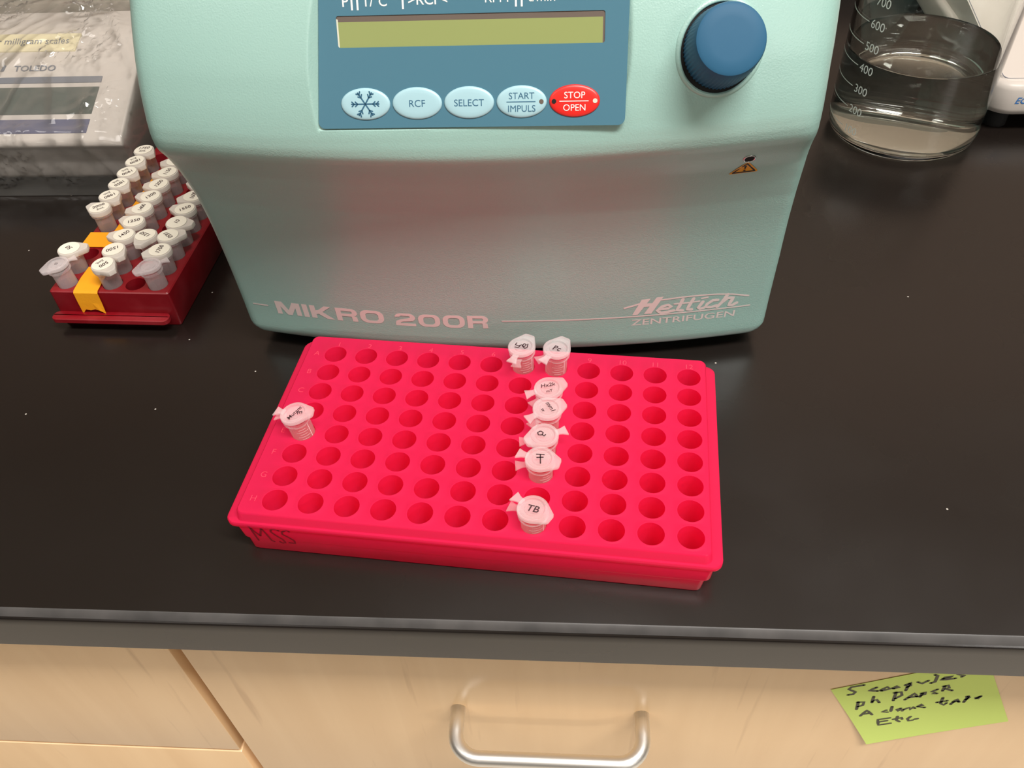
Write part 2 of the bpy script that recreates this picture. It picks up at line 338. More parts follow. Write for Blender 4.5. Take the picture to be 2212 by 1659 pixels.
def film_mat():
    """thin crumpled polythene: mostly see-through, mirror glints on its folds, faint haze"""
    mt = bpy.data.materials.new('clear_film'); mt.use_nodes = True
    nt = mt.node_tree; out = nt.nodes['Material Output']; nt.nodes.remove(nt.nodes['Principled BSDF'])
    tr = nt.nodes.new('ShaderNodeBsdfTransparent'); gl = nt.nodes.new('ShaderNodeBsdfGlossy'); gl.inputs['Roughness'].default_value = 0.08
    df = nt.nodes.new('ShaderNodeBsdfTranslucent'); df.inputs[0].default_value = (0.85, 0.82, 0.76, 1)
    d2 = nt.nodes.new('ShaderNodeBsdfDiffuse'); d2.inputs[0].default_value = (0.85, 0.82, 0.76, 1)
    ms = nt.nodes.new('ShaderNodeMixShader'); ms.inputs[0].default_value = 0.5
    nt.links.new(df.outputs[0], ms.inputs[1]); nt.links.new(d2.outputs[0], ms.inputs[2])
    m1 = nt.nodes.new('ShaderNodeMixShader'); lw = nt.nodes.new('ShaderNodeLayerWeight'); lw.inputs['Blend'].default_value = 0.4
    hz_ = nt.nodes.new('ShaderNodeMapRange'); hz_.inputs[3].default_value = 0.09; hz_.inputs[4].default_value = 0.38
    nt.links.new(lw.outputs['Facing'], hz_.inputs[0]); nt.links.new(hz_.outputs[0], m1.inputs[0])
    nt.links.new(tr.outputs[0], m1.inputs[1]); nt.links.new(ms.outputs[0], m1.inputs[2])
    fr = nt.nodes.new('ShaderNodeFresnel'); fr.inputs[0].default_value = 1.5
    mu = nt.nodes.new('ShaderNodeMath'); mu.operation = 'MULTIPLY_ADD'; mu.inputs[1].default_value = 1.25; mu.inputs[2].default_value = 0.02; mu.use_clamp = True
    m2 = nt.nodes.new('ShaderNodeMixShader')
    nt.links.new(fr.outputs[0], mu.inputs[0]); nt.links.new(mu.outputs[0], m2.inputs[0])
    nt.links.new(m1.outputs[0], m2.inputs[1]); nt.links.new(gl.outputs[0], m2.inputs[2])
    nt.links.new(m2.outputs[0], out.inputs['Surface'])
    return mt
M_film = film_mat()

# ------------------------------------------------------------------ setting: wall, floor, ceiling
def struct(name, mb, mt): return mb.build(name, mt, None, kind='structure')
struct('wall_back', MB().box(-3600, 3600, 700, 760, -900, 1800), M_wall)
struct('floor', MB().box(-3600, 3600, -5200, 760, -950, -900), M_floor)
struct('ceiling', MB().box(-3600, 3600, -5200, 760, 1800, 1840), M_ceil)

# ------------------------------------------------------------------ countertop
ct = thing('countertop', 'black epoxy lab countertop with a rounded front edge running along the maple cabinets', 'countertop', (0, 300, -26))
prof = [(690, 0), (-76.6, 0), (-77.2, -.2), (-79.3, -2.3), (-79.9, -3.1)]
for k in range(1, 6):
    a = PI / 2 * k / 5; prof.append((-79.9 - 1.1 * math.sin(a), -7.8 + 4.7 * math.cos(a)))
prof += [(-81, -25), (-80, -26), (690, -26)]
MB().loft([[(x, y, z) for y, z in prof] for x in (-1000, 1000)], True, True, True).build('slab', M_counter, ct, 40)
MB().loft([[(x, y - .12, z + .12) for y, z in ((-76.8, 0), (-77.3, -.2), (-79.2, -2.2), (-79.6, -2.7))] for x in (-1000, 1000)], False).build('front_bevel_sheen', M_bevel_sheen, ct, True, fix=False, label='front edge bevel painted grey for the sheen of the ceiling lights')
struct('backsplash_1', MB().box(-1000, 1000, 672, 699, 0.5, 100), M_counter)  # black backsplash along the back wall

# ------------------------------------------------------------------ base cabinets
def cabinet(label, x0, x1, fronts):
    t = thing('base_cabinet', label, 'cabinet', ((x0 + x1) / 2, 300, -870))
    MB().box(x0 + 1, x1 - 1, -38.5, 650, -860, -26.5).build('carcass', M_woodedge, t)
    out = []
    for a, b, z0, z1 in fronts:
        out.append(MB().box(a, b, -58, -39, z0, z1).build('drawer_front', M_wood, t, 40, bevel=(1.0, 2)))
    return t, out
cabinet('maple base cabinet with two drawer fronts left of the vertical gap', -760, -159.6, [(-759, -163.4, -202.3, -31), (-759, -163.4, -420, -205.2)])
cab, fr = cabinet('maple base cabinet with one wide drawer and a metal pull handle', -159.4, 500, [(-157.2, 498, -420, -31)])
hz = -128.6; hb = -84.0; r_ = 13
hp = [(-23.6, -57.5, hz), (-23.6, hb + r_, hz)]
for k in range(1, 9):
    a = PI / 2 * k / 8; hp.append((-23.6 + r_ - r_ * math.cos(a), hb + r_ - r_ * math.sin(a), hz))
hp += [(25, hb, hz)]
hp += [(49.3 - (x + 0) + 0, y, z) for x, y, z in reversed(hp[:-1])]
MB().tube(hp, 3.9, 18).build('pull_handle', M_alu, cab, True)

# ------------------------------------------------------------------ sticky note on the wide drawer
NC = [Vector(p) for p in NOTE_CORNERS]
note = thing('sticky_note', 'bright green sticky note with black handwriting stuck on the wide drawer front', 'note', (NC[3].x, -58, NC[3].y))
mb = MB(); N_ = 12; lp = []
def note_y(x, z):
    t = max(0.0, (z + 120) / 65); s = max(0.0, (-112 - z) / 42)
    return -58.35 - 1.6 * s * s
for i in range(N_ + 1):
    row = []
    for j in range(N_ + 1):
        a = NC[0].lerp(NC[1], j / N_); b = NC[3].lerp(NC[2], j / N_); p = a.lerp(b, i / N_)
        row.append((p.x, note_y(p.x, p.y), p.y))
    lp.append(row)
mb.loft(lp, False)
mb.build('paper', M_note, note, True, fix=False)
mb = MB()
for s in NOTE_STROKES: mapped(mb, stroke2d(s, 1.5), lambda x, z: (x, note_y(x, z) - 0.12, z))
mb.build('handwriting', M_inkgreen, note, fix=False)

# ------------------------------------------------------------------ centrifuge
cf = thing('centrifuge', 'teal benchtop centrifuge with blue control panel standing on the black countertop', 'centrifuge', (-3, 330, 0))
us = sorted(set([-1, -.995, -.985, -.97, -.955, -.93, -.9, .9, .93, .955, .97, .985, .995, 1] + [k / 30 for k in range(-26, 27)]))
xs = [(-139 + 134.5) / 2 + u * (139 + 134.5) / 2 for u in us]
xs = [x for x in xs if not (-72 < x < -50 or 48 < x < 62)] + [-72 + .55 * k for k in range(41)] + [48 + .55 * k for k in range(26)]
xs = sorted(xs); un = [(x - (-2.25)) / 136.75 for x in xs]
zs = [9 + 0.7 * k for k in range(11)] + [20 + 8 * k for k in range(10)] + [98 + 1.5 * k for k in range(36)] + [154 + 3 * k for k in range(30)] + [242.5, 244.5, 246, 247]
zs = sorted(set(zs + [148.4, 148.9, 149.3, 149.8]))
def body_pt(u, z, off=0.0):
    l, r = side_l(z), side_r(z); e = 0.0; rb = 8.0
    if z < 9 + rb: e = rb - math.sqrt(max(0, rb * rb - (9 + rb - z) ** 2))
    l += e * .9; r -= e * .9
    x = (l + r) / 2 + u * (r - l) / 2
    R = lerp(5.0, 8.0, smooth(110, 150, z)); d = min(x - l, r - x); y = F(x, z) + e * .45
    if d < R: y += R - math.sqrt(max(0.0, R * R - (R - d) ** 2))
    return (x, y, z)
mb = MB(); front = [[body_pt(u, z) for u in un] for z in zs]
mb.loft(front, False)
left = []; right = []
for row in front:
    z = row[0][2]
    left.append([(row[0][0], y, z) for y in (590, 480, 380, 280, 200)] + [row[0]])
    right.append([row[-1]] + [(row[-1][0], y, z) for y in (200, 280, 380, 480, 590)])
mb.loft(left, False); mb.loft(right, False)
top = front[-1]
mb.add(top + [(top[-1][0], 590, 247), (top[0][0], 590, 247)], [tuple(range(len(top) + 2))])
b0 = front[0]
mb.add(b0 + [(b0[-1][0], 590, 9), (b0[0][0], 590, 9)], [tuple(range(len(b0) + 2))])
bk = [l[0] for l in left] + [r[-1] for r in reversed(right)]
mb.add(bk, [tuple(range(len(bk)))])
h = mb.build('housing', M_teal, cf, False)
bm = bmesh.new(); bm.from_mesh(h.data); bmesh.ops.remove_doubles(bm, verts=bm.verts, dist=2e-5); bmesh.ops.recalc_face_normals(bm, faces=bm.faces); bm.to_mesh(h.data); bm.free()
h.data.polygons.foreach_set('use_smooth', [True] * len(h.data.polygons)); h.data.set_sharp_from_angle(angle=math.radians(32))
for x in (-115, 110):
    for y in (112, 560): MB().lathe([(11, 0), (11, 9.5)], 24, (x, y), True, True).build('rubber_foot', M_rubber, cf, 40)
# lid seam on top
MB().box(-120, 116, 300, 302, 246.6, 247.6).build('lid_seam', M_dark, cf)

# control panel, in its own plane: s runs right, t runs up the slope
PK = math.sqrt(1 + PS * PS); PN = Vector((0, -1, PS)) / PK
def pan(s, t, o=0.0):
    return (s + PN.x * o, PY + PS * t / PK + PN.y * o, PZ + t / PK + PN.z * o)
TT = 62.0                                         # top of the membrane along the slope
DX0, DX1, DT0, DT1 = -52.8, 45.5, 28.6, 39.4      # display window
outer = []
for x, y, z in rrect(-63.0, 53.6, 0, TT, 2.6, 0): outer.append((x + (0.105 * y / PK if x < -5 else 0.012 * y / PK), y))
inner = [(x, y) for x, y, z in rrect(DX0, DX1, DT0, DT1, 0.8, 0, 3)]
bm = bmesh.new()
def loop_edges(pts):
    vs = [bm.verts.new(Vector(pan(x, y, 0.15)) * U - Vector(cf['org']) * U) for x, y in pts]
    return [bm.edges.new((vs[i], vs[(i + 1) % len(vs)])) for i in range(len(vs))]
ed = loop_edges(outer) + loop_edges(inner)
bmesh.ops.triangle_fill(bm, edges=ed, use_beauty=True, use_dissolve=False, normal=PN)
ex = bmesh.ops.extrude_face_region(bm, geom=list(bm.faces))
bmesh.ops.translate(bm, verts=[v for v in ex['geom'] if isinstance(v, bmesh.types.BMVert)], vec=PN * 0.35 * U)
bmesh.ops.recalc_face_normals(bm, faces=bm.faces)
me = bpy.data.meshes.new('control_panel'); bm.to_mesh(me); bm.free(); me.materials.append(M_blue)
panel = link('control_panel', me, cf)
panel['org'] = tuple(cf['org'])
mb = MB()
mb.loft([[pan(x, y, 0.3) for x, y in inner], [pan(x, y, -0.1) for x, y in inner]])
d = mb.build('display_bezel_shade', M_lcdframe_shade, panel, fix=False)
MB().add([pan(DX0, DT0, .2), pan(DX1, DT0, .2), pan(DX1, DT1, .2), pan(DX0, DT1, .2)], [(0, 1, 2, 3)]).build('display_bezel_shade', M_lcdframe_shade, panel, fix=False)  # brown strip left showing above the screen paints the recess shadow
MB().add([pan(DX0 + .5, DT0, .26), pan(DX1 - .8, DT0, .26), pan(DX1 - .8, DT1 - 2.1, .26), pan(DX0 + .5, DT1 - 2.1, .26)], [(0, 1, 2, 3)]).build('display_screen', M_lcd, panel, fix=False)
MB().add([pan(DX0, DT0 + .2, .29), pan(DX0 + .6, DT0, .29), pan(DX0 + .6, DT1 - 1.2, .29), pan(DX0, DT1 - 1.0, .29)], [(0, 1, 2, 3)]).build('display_edge', M_lcdedge, panel, fix=False)
def legend(body, s, t, size, mt, name='panel_lettering', align='CENTER', sx=1.0, off=0.008, o=0.58, parent=panel):
    return mapped(MB(), text2d(body, size, off, 0, align, sx), lambda x, y: pan(s + x, t + y, o)).build(name, mt, parent, fix=False)
legend('P', -50.3, 42.4, 5.2, M_print_white, align='LEFT'); legend('T/°C', -42.7, 42.4, 4.7, M_print_white, align='LEFT')
legend('>RCF<', -25.9, 42.6, 5.0, M_print_white, align='LEFT'); legend('RPM', 1.9, 42.8, 4.8, M_print_white, align='LEFT', off=0.0); legend('t/min', 17.7, 42.8, 4.8, M_print_white, align='LEFT', off=0.0)
for s in (-46.5, -44.4, -27.7, 13.4, 15.5):
    MB().add([pan(s - .35, 41.2, .58), pan(s + .35, 41.2, .58), pan(s + .35, 48, .58), pan(s - .35, 48, .58)], [(0, 1, 2, 3)]).build('panel_lettering', M_print_white, panel, fix=False)

def key(s, t, a, b, mt):
    mb = MB(); N = 48
    lp = [[pan(s + (a + da) * math.cos(2 * PI * j / N), t + (b + da) * math.sin(2 * PI * j / N), o) for j in range(N)] for da, o in ((0, 0.4), (0, 0.75), (-.35, 1.05), (-1.0, 1.25), (-2.4, 1.36))]
    mb.loft(lp, True, False, True)
    k = mb.build('button', mt, cf, 50); k['org'] = tuple(cf['org']); return k
KT = 8.75; KX = [-44.0, -24.3, -4.63, 15.06, 34.75]
keys = [key(x, KT + .02 * i, 9.4, 5.75, M_redkey if i == 4 else M_key) for i, x in enumerate(KX)]
keys[4]['label'] = 'red oval stop button'
KO = 1.42
def klegend(k, body, dy, size): legend(body, KX[k], KT + dy, size, M_print_white if k == 4 else M_print_blue, 'button_legend', o=KO, parent=keys[k], off=0.0)
klegend(1, 'RCF', -1.25, 3.6); klegend(2, 'SELECT', -1.25, 3.5); klegend(3, 'START', 1.0, 3.3); klegend(3, 'IMPULS', -3.5, 3.3); klegend(4, 'STOP', 1.0, 3.3); klegend(4, 'OPEN', -3.4, 3.3)
for k in (3, 4):
    MB().add([pan(KX[k] + a, KT + b, KO) for a, b in ((-5.6, -.15), (5.2, -.15), (5.2, .15), (-5.6, .15))], [(0, 1, 2, 3)]).build('button_legend', M_print_white if k == 4 else M_print_blue, keys[k], fix=False)
for k, dx, mt in ((3, 7.4, M_lcdframe_shade), (4, -7.6, M_dark), (4, 7.6, M_lcdedge)):
    MB().add([pan(KX[k] + dx + .85 * math.cos(j * PI / 8), KT + .85 * math.sin(j * PI / 8), KO) for j in range(16)], [tuple(range(16))]).build('indicator_light', mt, keys[k], fix=False)
mb = MB()
for j in range(6):
    a = j * PI / 3; c, s_ = math.cos(a), math.sin(a)
    mapped(mb, stroke2d([(0, 0), (5.2 * c, 4.6 * s_)], .55, 9), lambda x, y: pan(KX[0] + x, KT + y, KO))
    for q in (2.9, 4.2):
        for sg in (1, -1):
            e = a + sg * .75
            mapped(mb, stroke2d([(q * c, .9 * q * s_), (q * c + 1.2 * math.cos(e), .9 * q * s_ + 1.2 * math.sin(e))], .5, 9), lambda x, y: pan(KX[0] + x, KT + y, KO))
mb.build('button_legend', M_print_blue, keys[0], fix=False)

# knob: its axis leans a little more upward than the surface round it
kc = Vector((87.3, F(87.3, 171.9), 171.9))
kn = Vector((.055, -.82, .56)).normalized()
ta = Vector((1, .16, 0)); ta = (ta - kn * ta.dot(kn)).normalized()
tb = kn.cross(ta).normalized()
def kpt(r, a, o): return tuple(kc + ta * r * math.cos(a) + tb * r * math.sin(a) + kn * o)
NK = 240
mb = MB(); lp = []
for r, o, fl in ((13.7, -4, 1), (13.5, 7, 1), (13.2, 9, .3), (12.5, 15, 0), (12.0, 16.3, 0), (11.0, 16.8, 0), (7, 17.0, 0)):
    lp.append([kpt(r - (0.3 * fl if (j // 2) % 2 else 0), 2 * PI * j / NK, o) for j in range(NK)])
mb.loft(lp, True, False, True)
mb.build('knob', M_knob, cf, 35, label='round blue fluted knob')
def kring(r, a, o):
    x, z = kc.x + r * math.cos(a), kc.z + r * .98 * math.sin(a)
    return (x, F(x, z) - o, z)
mb = MB(); mb.loft([[kring(r, 2 * PI * j / 64, o) for j in range(64)] for r, o in ((14.4, -1.0), (14.4, .7), (15.0, 1.0), (15.8, .8), (16.6, -.4))], True)
mb.build('knob_collar', M_teal, cf, True)
mb = MB(); mb.loft([[kring(r, 2 * PI * j / 64, o) for j in range(64)] for r, o in ((14.5, .3), (12.0, .3))], True)
mb.build('knob_gap', M_dark, cf, fix=False)

# printing on the lower face
def onf(x, z, o=0.12): return (x, F(x, z) - o, z)
mapped(MB(), stroke2d([(-131.3, 31.3), (-123.4, 31.3)], 0.9), onf).build('lettering_rule', M_logo, cf, fix=False)
mapped(MB(), stroke2d([(0.0, 31.2), (123.4, 31.4)], 0.85), onf).build('lettering_rule', M_logo, cf, fix=False)
def word(body, x0, x1, z0, h, name, off=0.012, spacing=1.0):
    v, f = text2d(body, 1.0, off, 0, 'LEFT', 1.0, spacing)
    ax = min(p[0] for p in v); bx = max(p[0] for p in v); ay = min(p[1] for p in v); by = max(p[1] for p in v)
    v = [(x0 + (p[0] - ax) / (bx - ax) * (x1 - x0), z0 + (p[1] - ay) / (by - ay) * h) for p in v]
    mapped(MB(), (v, f), onf).build(name, M_logo, cf, fix=False)
def arc(cx, cy, rx, ry, a0, a1, n=8): return [(cx + rx * math.cos(math.radians(a0 + (a1 - a0) * k / n)), cy + ry * math.sin(math.radians(a0 + (a1 - a0) * k / n))) for k in range(n + 1)]
def band(o, i): n = len(o); return (o + i, [(k, k + 1, n + k + 1, n + k) for k in range(n - 1)])
def ringo(w):
    o = [(x, y) for x, y, _ in rrect(0, w, 0, 1, .40, 0, 7)]; i = [(x, y) for x, y, _ in rrect(.29, w - .29, .21, .79, .2, 0, 7)]
    return band(o + o[:1], i + i[:1])
SQ = lambda *p: (list(p), [tuple(range(len(p)))])
rbowl = band([(.2, 1)] + arc(.82, .69, .33, .31, 90, -90) + [(.2, .38)], [(.2, .79)] + arc(.80, .69, .07, .10, 90, -90) + [(.2, .59)])
LET = {'M': (1.36, [SQ((0, 0), (.27, 0), (.27, 1), (0, 1)), SQ((1.09, 0), (1.36, 0), (1.36, 1), (1.09, 1)), SQ((.27, 1), (.27, .60), (.55, 0), (.68, 0), (.68, .38), (.40, 1)), SQ((1.09, 1), (.96, 1), (.68, .38), (.68, 0), (.81, 0), (1.09, .60))]),
       'I': (.29, [SQ((0, 0), (.29, 0), (.29, 1), (0, 1))]),
       'K': (1.26, [SQ((0, 0), (.29, 0), (.29, 1), (0, 1)), SQ((.29, .62), (.29, .30), (.42, .36), (.66, .54), (1.17, 1), (.80, 1), (.44, .66)), SQ((.42, .36), (.86, 0), (1.26, 0), (.66, .54))]),
       'R': (1.16, [SQ((0, 0), (.29, 0), (.29, 1), (0, 1)), rbowl, SQ((.80, .40), (1.02, .42), (1.10, .34), (1.12, 0), (.83, 0), (.82, .32))]),
       'O': (1.25, [ringo(1.25)]), '0': (1.22, [ringo(1.22)]),
       '2': (1.16, [band(arc(.38, .68, .38, .32, 178, 90) + arc(.80, .68, .35, .32, 90, -60) + [(.42, .33), (.30, .27), (.29, .21), (1.14, .21)], arc(.38, .72, .10, .08, 178, 90) + arc(.78, .72, .08, .075, 90, -60) + [(.30, .50), (.06, .38), (.0, .2), (1.14, 0)]), SQ((0, 0), (1.14, 0), (1.14, .21), (0, .21))])}
def block(body, x0, x1, z0, h, gap):
    W = sum(LET[c][0] for c in body) + gap * (len(body) - 1); k = (x1 - x0) / W; x = x0
    for c in body:
        b = MB()
        for p in LET[c][1]: mapped(b, p, lambda px, py: onf(x + px * k, z0 + py * h))
        b.build('model_lettering', M_logo, cf, fix=False); x += (LET[c][0] + gap) * k
block('MIKRO', -118.7, -60.6, 26.4, 9.0, .13); block('200R', -54.8, -7.0, 26.0, 8.8, .15)
word('ZENTRIFUGEN', 64.4, 116.5, 25.0, 4.1, 'maker_lettering')
mb = MB()
for p in LOGO_POLY: mapped(mb, ([tuple(q) for q in p], [tuple(range(len(p)))]), onf)
for w, s in LOGO_STROKES: mapped(mb, stroke2d(s, w, 1.2), onf)
mb.build('maker_lettering', M_logo, cf, fix=False)
# small screw socket and warning triangle
hx, hz_ = 105.6, 125.3
mb = MB()
mb.loft([[onf(hx + r * 1.15 * math.cos(2 * PI * j / 28), hz_ + r * math.sin(2 * PI * j / 28), o) for j in range(28)] for r, o in ((2.3, .05), (2.2, .45), (1.8, .45), (1.7, .1))], True)
mb.build('socket_ring', M_chrome, cf, True, fix=False)
MB().add([onf(hx + 1.85 * 1.1 * math.cos(2 * PI * j / 20), hz_ + 1.85 * math.sin(2 * PI * j / 20), .2) for j in range(20)], [tuple(range(20))]).build('socket_hole', M_dark, cf, fix=False)
TC = [Vector((98.2, 115.9)), Vector((111.8, 117.6)), Vector((106.4, 124.1))]
TC = [Vector((98.4, 116.6)), Vector((111.2, 116.9)), Vector((105.6, 123.4))]
g = (TC[0] + TC[1] + TC[2]) / 3
def rtri(k, r=0.9):
    P = [g + (p - g) * k for p in TC]; out = []
    for i in range(3):
        a, b, c = P[i - 1], P[i], P[(i + 1) % 3]
        for t in range(5):
            e = (a - b).normalized() * r * 1.4; d2 = (c - b).normalized() * r * 1.4
            t /= 4; out.append((1 - t) ** 2 * (b + e) + 2 * t * (1 - t) * b + t * t * (b + d2))
    return [(p.x, p.y) for p in out]
mb = MB(); mb.loft([[onf(x, z, .15) for x, z in rtri(k, .9)] for k in (1, .86, .72, .58, .44, .3, .16, .04)], True, False, True)
st = mb.build('warning_sticker', M_yellow, cf, fix=False); st['org'] = tuple(cf['org'])
P3 = [g + (p - g) * .72 for p in TC]
for i in range(3): mapped(MB(), stroke2d([P3[i], P3[(i + 1) % 3]], .62, .8), lambda x, z: onf(x, z, .24)).build('warning_symbol', M_black, st, fix=False)
mapped(MB(), ([(104.5, 121.0), (105.7, 121.0), (105.45, 120), (105.25, 119.0), (104.85, 119.0), (104.7, 120)], [(0, 1, 2, 5), (5, 2, 3, 4)]), lambda x, z: onf(x, z, .27)).build('warning_symbol', M_black, st, fix=False)
mapped(MB(), ([(105.0 + .5 * math.cos(j * PI / 5), 118.2 + .42 * math.sin(j * PI / 5)) for j in range(10)], [tuple(range(10))]), lambda x, z: onf(x, z, .3)).build('warning_symbol', M_black, st, fix=False)

# ------------------------------------------------------------------ racks with round wells
def well_plate(mb, cx, cy, px, py, hr, X0, X1, Y0, Y1, z, depth, seg=24, lip=0.0):
    """flat top with round wells: cx, cy are lists of well centres"""
    xe = [X0] + [(a + b) / 2 for a, b in zip(cx, cx[1:])] + [X1]; ye = [Y0] + [(a + b) / 2 for a, b in zip(cy, cy[1:])] + [Y1]
    for i, x in enumerate(cx):
        for j, y in enumerate(cy):
            a0, a1, b0, b1 = xe[i], xe[i + 1], ye[j], ye[j + 1]
            ring = [[], [], [], [], [], []]
            for k in range(seg):
                t = 2 * PI * (k + .5) / seg; c, s = math.cos(t), math.sin(t)
                kx = (a1 - x) / c if c > 0 else (a0 - x) / c; ky = (b1 - y) / s if s > 0 else (b0 - y) / s
                q = min(kx, ky); ring[0].append((x + c * q, y + s * q, z))
                for n_, (r, dz) in enumerate(((hr + .75, 0), (hr + .45, lip), (hr, lip * .6), (hr - .15, -depth + 3), (hr - 3, -depth))):
                    ring[n_ + 1].append((x + c * r, y + s * r, z + dz))
            mb.loft(ring, True, False, True)
    # corners of the cells
            # (each cell boundary is reached by rays; fill the four corner triangles)
            for qx, qy in ((a1, b1), (a0, b1), (a0, b0), (a1, b0)):
                best = sorted(range(seg), key=lambda k: (ring[0][k][0] - qx) ** 2 + (ring[0][k][1] - qy) ** 2)[:2]
                p, q2 = ring[0][best[0]], ring[0][best[1]]
                if abs(p[0] - q2[0]) > 1e-6 and abs(p[1] - q2[1]) > 1e-6: mb.add([p, q2, (qx, qy, z)], [(0, 1, 2)])

def ring_fill(mb, o, x0, x1, y0, y1, z):
    """top surface between a rounded outline o and the inner rectangle"""
    n = len(o); inn = []
    for x, y, _ in o: inn.append((min(max(x, x0), x1), min(max(y, y0), y1), z))
    mb.loft([o, inn], True)

RA = math.radians(-4.79)
rk = thing('microtube_rack', 'hot pink rack of round wells marked MSS in front of the teal centrifuge', 'rack', (0, 0, 0), RA)
rk['local'] = 1
mb = MB()
cxs = [(c - 5.5) * 15.7 for c in range(12)]; cys = [(r - 3.5) * 12.82 for r in range(8)]
IX0, IX1, IY0, IY1 = -99.6, 92.8, -51.6, 56.2
well_plate(mb, cxs, cys, 15.7, 12.82, 5.43, IX0, IX1, IY0, IY1, 25.0, 23.0, 28, 0.18)
o_top = rrect(-100.8, 93.8, -52.4, 57.0, 2.6, 25.0); ring_fill(mb, o_top, IX0, IX1, IY0, IY1, 25.0)
def rr(d, z, x0=-101.5, x1=94.5, y0=-53.0, y1=57.6, r=3.0): return rrect(x0 - d, x1 + d, y0 - d, y1 + d, r, z)
fl = (-106.8, 99.3, -54.8, 58.6)
loops = [o_top, rr(-.3, 24.7), rr(0, 24.1), rr(.3, 20.6), rr(.6, 20.1),
         rrect(fl[0] + .7, fl[1] - .7, fl[2] + .3, fl[3] - .4, 4.0, 20.0), rrect(fl[0], fl[1], fl[2], fl[3], 4.4, 19.4), rrect(fl[0], fl[1], fl[2], fl[3], 4.4, 17.6), rrect(fl[0] + .5, fl[1] - .5, fl[2] + .3, fl[3] - .4, 4.2, 17.1),
         rrect(-102.6, 96.2, -54.4, 58.0, 2.5, 17.0), rrect(-101.6, 95.7, -54.2, 57.8, 2.5, 9.6), rrect(-101.2, 95.3, -54.1, 57.6, 2.5, 9.1),
         rrect(-100.2, 93.8, -54.0, 57.4, 2.5, 8.6), rrect(-99.6, 92.9, -53.8, 57.2, 2.5, 1.2), rrect(-98.9, 92.2, -53.2, 56.8, 2.2, 0.4), rrect(-98.9, 92.2, -53.2, 56.8, 2.2, 0.0)]
mb.loft(loops, True, False, True)
mb.build('rack_body', M_pink, rk, 42, fix=False)
mb = MB()
for c in range(12): mapped(mb, text2d(str(c + 1), 4.3, -.012), lambda x, y: (cxs[c] + x, 50.6 + y, 25.12))
for r in range(8): mapped(mb, text2d('ABCDEFGH'[r], 4.3, -.012), lambda x, y: (-95.9 + x, 43.4 - r * 12.82 + y, 25.12))
mb.build('moulded_lettering', M_pinkmark, rk, fix=False)
mb = MB()
for s in MSS: mapped(mb, stroke2d(s, 0.95, .8), lambda x, z: (x, -54.62, z))
mb.build('marker_writing', M_redink, rk, fix=False)

RB = math.radians(-1.6); RO = Vector((-221.7, 110.3, 0))
rl = thing('microtube_rack', 'dark red five row tube rack crowded with labelled tubes left of the centrifuge', 'rack', RO, RB)
rl['local'] = 1
BX = [(c - 2) * 13.25 for c in range(5)]; BY = [r * 13.45 for r in range(16)]
mb = MB()
well_plate(mb, BX, BY, 13.25, 13.45, 5.5, -33.2, 33.7, -6.2, 209, 23.0, 21.0, 20, 0.0)
o_top = rrect(-34, 34.5, -7, 210, 1.6, 23.0, 3); ring_fill(mb, o_top, -33.2, 33.7, -6.2, 209, 23.0)
mb.loft([o_top, rrect(-34.6, 35.1, -7.6, 210.6, 1.6, 22.4, 3), rrect(-34.8, 35.4, -8.0, 211, 1.6, 1.0, 3), rrect(-34.2, 34.8, -7.4, 210.4, 1.4, 0.0, 3)], True, False, True)
mb.build('rack_body', M_red, rl, 42, fix=False)
mb = MB()
def ledge(y0, y1):
    lo = []
    for z, e in ((5.6, .8), (6.2, 0), (8.6, 0), (9.2, .8)): lo.append(rrect(-36.5 + e, 32 - e, y0 + e, y1 - e, 3.2, z, 4))
    mb.loft(lo, True, True, True)
ledge(-15, -7.5)
mb.build('grip_ledge', M_red, rl, 42, bevel=None)

# ------------------------------------------------------------------ tubes
def lid_outline(tab, a):
    """distance to the lid edge at angle a, thumb tab along +x"""
    r = 6.5; best = r
    # convex hull of the disc and a short edge at x = tab
    for px, py in ((tab, 2.3), (tab, -2.3)):
        d = math.hypot(px, py); al = math.atan2(py, px); be = math.acos(min(1, r / d))
        for tg in (al + be, al - be):           # tangent lines disc -> point
            lo, hi = min(tg, al), max(tg, al)
            if lo <= a <= hi:
                den = math.cos(a - tg)
                if den > 1e-6: best = max(best, r / den)
    if abs(math.atan2(2.3, tab)) >= abs(a): best = max(best, tab / math.cos(a))
    return best

def lid_mesh(tab, mt, zt=14.0, th=1.6):
    N = 64; A = [2 * PI * j / N - PI for j in range(N)]; R = [min(lid_outline(tab, a), 1e9) for a in A]
    def loop(fn, z): return [(fn(r) * math.cos(a), fn(r) * math.sin(a), z) for a, r in zip(A, R)]
    L = [loop(lambda r: 5.2, zt - th - .8), loop(lambda r: 5.9, zt - th - .7), loop(lambda r: r - .25, zt - th - .3), loop(lambda r: r, zt - th), loop(lambda r: r, zt - .5), loop(lambda r: r - .2, zt - .2), loop(lambda r: r - .7, zt - .1),
         loop(lambda r: r - 1.1 if r > 7.2 else 5.6, zt - .15), loop(lambda r: 5.7, zt - .25), loop(lambda r: 5.45, zt), loop(lambda r: 4.95, zt), loop(lambda r: 4.5, zt - .75), loop(lambda r: 3.5, zt - .85), loop(lambda r: 3.2, zt - .55), loop(lambda r: .9, zt - .5), loop(lambda r: .6, zt - .3)]
    b = MB().loft(L, True, True, True); me = mesh('tube_lid', b.v, b.f, mt); fixn(me)
    me.polygons.foreach_set('use_smooth', [True] * len(me.polygons)); me.set_sharp_from_angle(angle=math.radians(38)); return me

